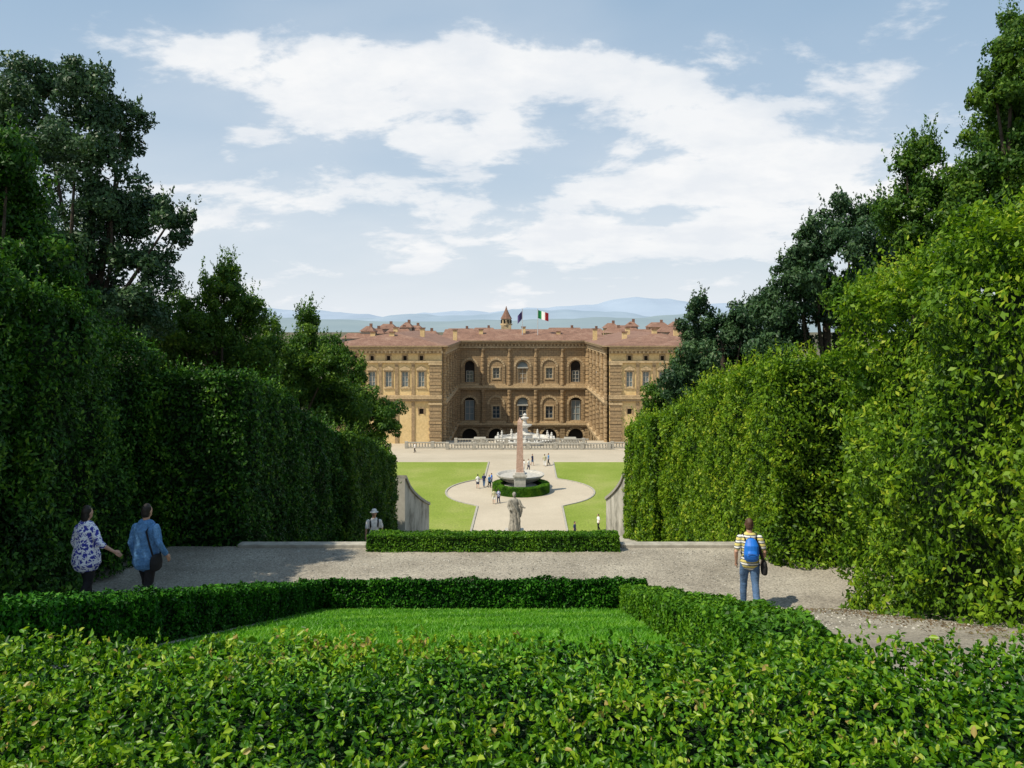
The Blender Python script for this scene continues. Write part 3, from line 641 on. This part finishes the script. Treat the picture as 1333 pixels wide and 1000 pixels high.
# ---------------------------------------------------------------- people
def ellip_tube(b,pts,rad,n=14):
    pts=[Vector(p) for p in pts]; rad=[(r,r) if not isinstance(r,tuple) else r for r in rad]
    d0=(pts[0]-pts[1]).normalized(); d1=(pts[-1]-pts[-2]).normalized()
    m0=min(rad[0]); m1=min(rad[-1])
    P=[pts[0]+d0*m0*.8,pts[0]+d0*m0*.5]+pts+[pts[-1]+d1*m1*.5,pts[-1]+d1*m1*.8]
    Rr=[(rad[0][0]*.35,rad[0][1]*.35),(rad[0][0]*.8,rad[0][1]*.8)]+rad+[(rad[-1][0]*.8,rad[-1][1]*.8),(rad[-1][0]*.35,rad[-1][1]*.35)]
    i0=len(b.v)
    for i,p in enumerate(P):
        d=(P[min(i+1,len(P)-1)]-P[max(i-1,0)]).normalized()
        ref=Vector((0,1,0)) if abs(d.y)<.8 else Vector((0,0,1))
        x=ref.cross(d).normalized(); y=d.cross(x)
        for k in range(n):
            t=2*math.pi*k/n; b.v.append(tuple(p+x*math.cos(t)*Rr[i][0]+y*math.sin(t)*Rr[i][1]))
    m=len(P)
    for i in range(m-1):
        for k in range(n): b.f.append((i0+i*n+k,i0+i*n+(k+1)%n,i0+(i+1)*n+(k+1)%n,i0+(i+1)*n+k))
    b.f.append(tuple(i0+k for k in reversed(range(n)))); b.f.append(tuple(i0+(m-1)*n+k for k in range(n)))
def ball(b,c,r,n=14,m=9):
    i0=len(b.v)
    for j in range(m+1):
        ph=math.pi*(j+.02)/(m+.04)
        for k in range(n):
            t=2*math.pi*k/n; b.v.append((c[0]+r[0]*math.sin(ph)*math.cos(t),c[1]+r[1]*math.sin(ph)*math.sin(t),c[2]-r[2]*math.cos(ph)))
    for j in range(m):
        for k in range(n): b.f.append((i0+j*n+k,i0+j*n+(k+1)%n,i0+(j+1)*n+(k+1)%n,i0+(j+1)*n+k))
    b.f.append(tuple(i0+k for k in reversed(range(n)))); b.f.append(tuple(i0+m*n+k for k in range(n)))
def remeshed(b,name,mat,vox,parent,smooth=2,wrinkle=0):
    me=bpy.data.meshes.new(name+'_tmp'); me.from_pydata(b.v,[],b.f); o=bpy.data.objects.new(name+'_tmp',me); sc.collection.objects.link(o)
    r=o.modifiers.new('r','REMESH'); r.mode='VOXEL'; r.voxel_size=vox
    s=o.modifiers.new('s','SMOOTH'); s.iterations=smooth; s.factor=.5
    dg=bpy.context.evaluated_depsgraph_get(); m2=bpy.data.meshes.new_from_object(o.evaluated_get(dg)); m2.name=name
    bpy.data.objects.remove(o); m2.materials.clear(); m2.materials.append(mat); m2.polygons.foreach_set('use_smooth',[True]*len(m2.polygons))
    if wrinkle:
        nv=len(m2.vertices); co=np.empty(nv*3,np.float32); m2.vertices.foreach_get('co',co); co=co.reshape(-1,3)
        no=np.array([v.normal[:] for v in m2.vertices]); sc3=co*np.array([1,1,.55])
        co=co+no*(wrinkle*sn(sc3,5.5,31)+wrinkle*.6*sn(co*np.array([1,1,1.6]),8,32))[:,None]
        m2.vertices.foreach_set('co',co.astype(np.float32).ravel()); m2.update()
    return link(bpy.data.objects.new(name,m2),parent)
def person(name,loc,yaw,h=1.75,shirt='whitecloth',pants='jeans',hair='hairdark',stride=.2,arms=None,vox=.01,fem=False,shorts=False,sleeve='short',hat=False,backpack=None,shoulderbag=None,lean=0,detail=True,pony=False,loose=0):
    par=empty(name,loc); par.rotation_euler=(0,0,yaw); s=h/1.75; par.scale=(s,s,s)
    w=.92 if fem else 1.0; hp=1.05 if fem else 1.0
    tor=[((0,0,.86),(.155*hp,.105)),((0,0,.95),(.17*hp,.118)),((0,lean*.2,1.08),(.145*w,.10)),((0,lean*.5,1.24),(.165*w,.115)),((0,lean*.8,1.36),(.175*w,.108)),((0,lean,1.43),(.13*w,.08))]
    nk=[((0,lean,1.43),.062),((0,lean+.01,1.56),.055)]
    hc=(0,lean+.03,1.645)
    legs=[]
    for sx,sd in ((-1,1),(1,-1)):
        ky=sd*stride*.45+.04; ay=sd*stride-(.02 if sd>0 else .10); az=.09 if sd>0 else .13
        legs.append([(sx*.088*hp,0,.90),(sx*.095,ky*.5,.70),(sx*.095,ky,.50),(sx*.092,(ky+ay)/2-.01,.30),(sx*.09,ay,az)])
    lr=[.092*hp,.078,.057,.055,.038]
    if arms is None: arms={-1:[(-.26,-.02,1.12),(-.27,.08*1.2,.88)],1:[(.26,.02,1.12),(.27,-.02,.87)]}
    A=[]
    for sx in (-1,1):
        sh=Vector((sx*.185*w,lean,1.385)); el=Vector(arms[sx][0]); wr=Vector(arms[sx][1]); A.append((sx,sh,el,wr))
    b=MB(); ellip_tube(b,[p for p,_ in tor],[r for _,r in tor]); ellip_tube(b,[p for p,_ in nk],[r for _,r in nk])
    ball(b,hc,(.074,.092,.112)); ball(b,(0,hc[1]+.03,1.585),(.052,.06,.05)); ball(b,(0,hc[1]+.095,1.635),(.013,.022,.022),8,5)
    for sx in (-1,1): ball(b,(sx*.076,hc[1]-.005,1.64),(.012,.022,.032),8,6)
    for L in legs:
        ellip_tube(b,L,lr); a=Vector(L[-1]); ellip_tube(b,[a+Vector((0,-.04,-.035)),a+Vector((0,.08,-.055)),a+Vector((0,.17,-.06))],[(.035,.035),(.042,.03),(.036,.02)])
    for sx,sh,el,wr in A:
        m=(sh+el)/2; m2=(el*.6+wr*.4)
        ellip_tube(b,[sh,m,el,m2,wr],[.055*w,.047*w,.038*w,.038*w,.026*w],10)
        d=(wr-el).normalized(); side=Vector((sx,0,0)); side=(side-d*side.dot(d)).normalized(); fwd=d.cross(side).normalized()
        if fwd.y<0: fwd=-fwd
        pe=wr+d*.085; ellip_tube(b,[wr,wr+d*.045,pe],[(.024,.024),(.034,.022),(.034,.02)],10)
        if detail:
            for k,(o,ln) in enumerate(((.030,.07),(.010,.08),(-.010,.075),(-.029,.058))):
                p0=pe+fwd*o; p1=p0+d*ln*.5-side*.006; p2=p0+d*ln-side*.028
                ellip_tube(b,[p0-d*.02,p1,p2],[.0095,.0088,.0075],8)
            t0=wr+d*.03+fwd*.028; ellip_tube(b,[t0,t0+d*.03+fwd*.022,t0+d*.065+fwd*.024-side*.01],[.012,.0105,.009],8)
    remeshed(b,'body',M['skin'],vox*.75 if detail else vox,par,1)
    wk=.005 if detail else 0
    b=MB(); g=.016+loose*.3
    st=[((0,0,.80 if loose else .87),(.172*hp+g+loose,.12+g+loose))]+[(p,(r[0]+g+loose*(.9 if p[2]<1.2 else .3),r[1]+g+loose*(.9 if p[2]<1.2 else .3))) for p,r in tor[1:]]
    ellip_tube(b,[p for p,_ in st],[r for _,r in st],18)
    for sx,sh,el,wr in A:
        if sleeve=='short': ellip_tube(b,[sh,sh+(el-sh)*.45,sh+(el-sh)*.75],[.070*w,.066*w,.064*w])
        elif sleeve=='long': ellip_tube(b,[sh,(sh+el)/2,el,el+(wr-el)*.9],[.070*w,.062*w,.056*w,.042*w])
        elif sleeve=='three': ellip_tube(b,[sh,(sh+el)/2,el,el+(wr-el)*.25],[.072*w,.068*w,.066*w,.06*w])
    remeshed(b,'shirt',M[shirt],vox,par,wrinkle=wk)
    b=MB()
    ellip_tube(b,[(0,0,.86),(0,0,.96)],[(.165*hp,.118),(.172*hp,.122)])
    for L in legs:
        if shorts: P_=[Vector(L[0]),Vector(L[1]),Vector(L[1]).lerp(Vector(L[2]),.7)]; ellip_tube(b,P_,[.105*hp,.095,.088])
        else: ellip_tube(b,L[:4]+[tuple(Vector(L[3]).lerp(Vector(L[4]),.9))],[.103*hp,.092,.074,.068,.060])
    remeshed(b,'trousers',M[pants],vox,par,wrinkle=wk*.8)
    b=MB()
    for L in legs:
        a=Vector(L[-1]); ellip_tube(b,[a+Vector((0,-.045,-.04)),a+Vector((0,.08,-.05)),a+Vector((0,.19,-.06))],[(.045,.045),(.052,.038),(.044,.026)])
    remeshed(b,'shoes',M['shoe'],vox,par)
    b=MB(); ball(b,(0,hc[1]-.014,1.668),(.083,.095,.108)); ball(b,(0,hc[1]-.035,1.62),(.078,.072,.09))
    if pony: ball(b,(0,hc[1]-.06,1.575),(.07,.05,.09))
    b.v=[(x,min(y,hc[1]+(.05 if z>1.70 else -.005+max(0,(z-1.64))*.6)),z) for x,y,z in b.v]
    remeshed(b,'hair',M[hair],vox*.8,par,1,wrinkle=wk*.6)
    if detail:
        b=MB()
        for sx in (-1,1): ball(b,(sx*.03,hc[1]+.080,1.655),(.012,.010,.007),8,5)
        b.obj('eyes',M['black'],par,smooth=True); b=MB(); ball(b,(0,hc[1]+.086,1.588),(.022,.008,.005),8,5); b.obj('mouth',plain('lips',(.35,.12,.10)),par,smooth=True)
    if hat:
        b=MB(); b.lathe(0,hc[1],[(.14,1.69),(.145,1.697),(.09,1.71),(.088,1.76),(.07,1.79),(.02,1.80)],18); b.obj('sun_hat',M['whitecloth'],par,smooth=True)
    if backpack:
        b=MB(); y=lean-.12
        ellip_tube(b,[(0,y-.07,1.02),(0,y-.10,1.12),(0,y-.09,1.28),(0,y-.05,1.38)],[(.14,.07),(.15,.10),(.14,.09),(.10,.05)]); ellip_tube(b,[(0,y-.18,1.05),(0,y-.19,1.12),(0,y-.17,1.18)],[(.10,.03),(.11,.04),(.09,.03)])
        remeshed(b,'backpack',M[backpack],vox,par)
        b=MB()
        for sx in (-1,1): ellip_tube(b,[(sx*.10,y-.03,1.36),(sx*.12,lean,1.475),(sx*.13,lean+.115,1.38),(sx*.12,lean+.14,1.24),(sx*.15,.03,1.08),(sx*.12,y,1.05)],[(.025,.008)]*6,8)
        ellip_tube(b,[(0,y-.03,1.40),(0,y-.045,1.43),(0,y-.01,1.44)],[.01]*3,6)
        b.obj('straps',M['black' if backpack!='black' else 'navy'],par,smooth=True)
        b=MB(); b.box(-.10,.10,y-.235,y-.225,1.15,1.156); b.obj('zips',M['navy'],par)
    if shoulderbag is not None:
        sx=shoulderbag; b=MB(); c=(sx*.26,-.08,.86)
        ellip_tube(b,[(c[0],c[1],.74),(c[0],c[1],.84),(c[0],c[1],.94)],[(.06,.13),(.065,.145),(.045,.12)]); remeshed(b,'shoulder_bag',M['black'],vox,par)
        b=MB(); ellip_tube(b,[(sx*.25,-.14,.95),(sx*.19,-.155,1.15),(sx*.12,-.14+lean,1.35),(sx*.10,lean-.01,1.475),(sx*.13,.14+lean,1.34),(sx*.20,.14,1.12),(sx*.26,.02,.95)],[(.02,.008)]*7,8); b.obj('bag_strap',M['black'],par,smooth=True)
    return par
def foot(px,d): return ((px-HX)/F*d,d,prof(d)+.01)
person('walking_man',foot(976,16.0),-.1,1.78,'stripe','jeans','hairbrown',.20,vox=.011,backpack='bluebag',shoulderbag=1,arms={-1:[(-.27,-.05,1.13),(-.25,.06,.90)],1:[(.28,-.03,1.13),(.27,.10,.93)]},lean=.03)
person('woman_walking',foot(112,13.2),-.35,1.70,'print','black','hairdark',.16,vox=.011,fem=True,sleeve='three',loose=.05,arms={-1:[(-.27,0,1.12),(-.25,.10,.90)],1:[(.33,-.02,1.16),(.50,.10,1.02)]},pony=True)
person('man_walking',foot(190,13.1),-.25,1.72,'denim','black','hairdark',.18,vox=.011,sleeve='long',loose=.035,shoulderbag=1,arms={-1:[(-.26,-.04,1.12),(-.27,.05,.88)],1:[(.30,-.05,1.13),(.33,.08,.93)]})
p=foot(487,26); person('man_in_hat',p,math.pi+.2,1.72,'whitecloth','navy','hairdark',.15,vox=.016,hat=True,backpack='bluebag')
tiny=[(622,636),(630,634),(637,635),(643,656),(649,655),(640,632),(676,615),(682,614),(688,613),(693,606),(714,606),(709,607)]
cols=['whitecloth','navy','denim','stripe','print','bluebag','black','whitecloth']
for i,(px,py) in enumerate(tiny):
    d=21.2*F/(py-HY) 
    person('tourist',((px-HX)/F*d,d,prof(d)+.01),random.uniform(0,6.28),random.uniform(1.6,1.8),cols[i%8],['navy','jeans','black','whitecloth'][i%4],['hairdark','hairbrown'][i%2],.15,vox=.03,detail=False,shorts=i%3==0,fem=i%2==0)
for px,d in ((748,78),(779,81),(795,82),(540,140)):
    person('tourist',((px-HX)/F*d,d,prof(d)+.01),random.uniform(0,6),1.72,'navy' if px==748 else 'whitecloth','black','hairdark',.1,vox=.03,detail=False)
# ---------------------------------------------------------------- statue
st=empty('marble_statue',(.12,42,0)); g=prof(42); z0=-10.95
b=MB(); b.box(-.55,.55,-.55,.55,g-.2,g+.15); b.box(-.42,.42,-.42,.42,g+.15,z0-.12); b.box(-.5,.5,-.5,.5,z0-.12,z0); b.obj('pedestal',M['marble'],st,bevel=.02)
b=MB(); n=40; rows=[(0,.30,.26),(.1,.31,.27),(.5,.27,.23),(.9,.25,.2),(1.1,.26,.2),(1.3,.25,.18),(1.5,.27,.18),(1.62,.25,.15),(1.68,.12,.10)]
for z,rx,ry in rows:
    for k_ in range(n):
        a=6.283*k_/n; f=1+(.09*math.sin(a*9+z*2)+.05*math.sin(a*17+z*5))*(1-.6*z/1.7); b.v.append((rx*f*math.cos(a)+.03*math.sin(z*3),ry*f*math.sin(a),z0+z))
for j in range(len(rows)-1):
    for k_ in range(n): b.f.append((j*n+k_,j*n+(k_+1)%n,(j+1)*n+(k_+1)%n,(j+1)*n+k_))
b.f.append(tuple(reversed(range(n)))); b.f.append(tuple((len(rows)-1)*n+k_ for k_ in range(n)))
ellip_tube(b,[(0,0,z0+1.6),(0,0,z0+1.76)],[.075,.065]); ball(b,(0,-.01,z0+1.87),(.09,.105,.13)); ball(b,(0,.02,z0+1.90),(.105,.11,.12)); ball(b,(0,-.115,z0+1.86),(.015,.02,.03),8,5)
ellip_tube(b,[(.24,0,z0+1.55),(.36,-.05,z0+1.32),(.50,-.12,z0+1.22),(.56,-.14,z0+1.22)],[.085,.07,.045,.04]); ellip_tube(b,[(.36,-.02,z0+1.32),(.36,0,z0+1.0),(.32,0,z0+.7)],[(.09,.06),(.08,.05),(.04,.03)])
ellip_tube(b,[(-.24,0,z0+1.55),(-.31,-.05,z0+1.25),(-.22,-.20,z0+1.1)],[.085,.07,.05]); ellip_tube(b,[(-.2,-.14,z0+1.62),(0,-.2,z0+1.3),(.2,-.2,z0+.95),(.28,-.15,z0+.5)],[(.06,.05)]*4)
remeshed(b,'draped_figure',M['statue'],.014,st,1)
# ---------------------------------------------------------------- world & sun
EL=math.radians(54); AZ=math.radians(30)
ts=Vector((-math.cos(EL)*math.cos(AZ),-math.cos(EL)*math.sin(AZ),math.sin(EL)))
L=bpy.data.lights.new('sun','SUN'); L.energy=5; L.angle=math.radians(.6); L.color=(1,.92,.75); lo=link(bpy.data.objects.new('sun',L)); lo.rotation_euler=(-ts).to_track_quat('-Z','Y').to_euler()
wd=bpy.data.worlds.new('World'); sc.world=wd; wd.use_nodes=True; nt=wd.node_tree; bg=nt.nodes['Background']; bg.inputs[1].default_value=.1
sky=nt.nodes.new('ShaderNodeTexSky'); sky.sky_type='NISHITA'; sky.sun_disc=False; sky.sun_elevation=EL; sky.sun_rotation=math.atan2(ts.x,ts.y); sky.dust_density=1.5
tc=nt.nodes.new('ShaderNodeTexCoord'); sp=nt.nodes.new('ShaderNodeSeparateXYZ'); nt.links.new(tc.outputs['Generated'],sp.inputs[0])
def mth(op,a,b=None,c=None,clamp=False):
    m=nt.nodes.new('ShaderNodeMath'); m.operation=op; m.use_clamp=clamp
    for i,v in enumerate((a,b,c)):
        if v is None: continue
        if hasattr(v,'is_linked'): nt.links.new(v,m.inputs[i])
        else: m.inputs[i].default_value=v
    return m.outputs[0]
X,Y,Z=sp.outputs
den=mth('ADD',mth('MAXIMUM',Z,0),.30)
cb=nt.nodes.new('ShaderNodeCombineXYZ'); nt.links.new(mth('DIVIDE',X,den),cb.inputs[0]); nt.links.new(mth('DIVIDE',Y,den),cb.inputs[1])
mp=nt.nodes.new('ShaderNodeMapping'); mp.inputs['Location'].default_value=(3.1,1.7,0); mp.inputs['Rotation'].default_value=(0,0,.25); mp.inputs['Scale'].default_value=(1.0,1.25,1); nt.links.new(cb.outputs[0],mp.inputs[0])
n1=noise(nt,2.6,9,.60,mp.outputs[0],.15)
n0=noise(nt,1.3,3,.5,mp.outputs[0],.3)
def blob(px,py,sx,sy,amp):
    v=Vector(((px-HX)/F,1,(HY-py)/F)).normalized()
    dx=mth('DIVIDE',mth('SUBTRACT',X,v.x),sx); dz=mth('DIVIDE',mth('SUBTRACT',Z,v.z),sy)
    r=mth('ADD',mth('MULTIPLY',dx,dx),mth('MULTIPLY',dz,dz)); return mth('MULTIPLY',mth('EXPONENT',mth('MULTIPLY',r,-1)),amp)
cov=mth('ADD',blob(350,75,.16,.045,.17),blob(590,190,.11,.028,.19)); cov=mth('ADD',cov,blob(630,90,.14,.035,.16)); cov=mth('ADD',cov,blob(930,190,.22,.09,.16)); cov=mth('ADD',cov,blob(430,140,.08,.03,.16)); cov=mth('ADD',cov,blob(330,270,.3,.06,.09)); cov=mth('ADD',cov,blob(1080,250,.25,.07,.13)); cov=mth('ADD',cov,blob(720,300,.3,.05,.09))
f=mth('ADD',n1,cov)
def smooth(v,a,b_):
    c=nt.nodes.new('ShaderNodeMapRange'); c.inputs['From Min'].default_value=a; c.inputs['From Max'].default_value=b_; nt.links.new(v,c.inputs[0]); c.interpolation_type='SMOOTHSTEP'; return c.outputs[0]
crisp=smooth(f,.57,.67); veil=smooth(mth('ADD',n0,cov),.42,.80)
cl=mth('ADD',mth('MULTIPLY',crisp,.72),mth('MULTIPLY',veil,.24))
shd=noise(nt,5,6,.6,mp.outputs[0],.1)
ccol=ramp(nt,shd,[(.35,(.86,.89,.93)),(.6,(.98,.985,.99))])
haze=mth('EXPONENT',mth('MULTIPLY',mth('MAXIMUM',Z,0),-4.8)); hz=mth('MULTIPLY',haze,.98)
c0=mixc(nt,.6,sky.outputs[0],(2.9,5.1,7.4))
c1=mixc(nt,hz,c0,(8.3,8.75,9.2)); 
cc10=mixc(nt,1,ccol,(9.8,9.8,9.8),'MULTIPLY')
c2=mixc(nt,cl,c1,cc10); nt.links.new(c2,bg.inputs[0])
# ---------------------------------------------------------------- camera
cam=bpy.data.cameras.new('camera'); co=link(bpy.data.objects.new('camera',cam)); co.rotation_euler=(math.pi/2,0,0); cam.lens=F/1333*36; cam.sensor_width=36; cam.shift_y=-(500-HY)/1333; cam.clip_end=30000; cam.clip_start=.05
sc.camera=co
sc.view_settings.view_transform='Standard'; sc.view_settings.look='None'; sc.view_settings.exposure=0
print('POLYS',sum(len(o.data.polygons) for o in sc.objects if o.type=='MESH'))
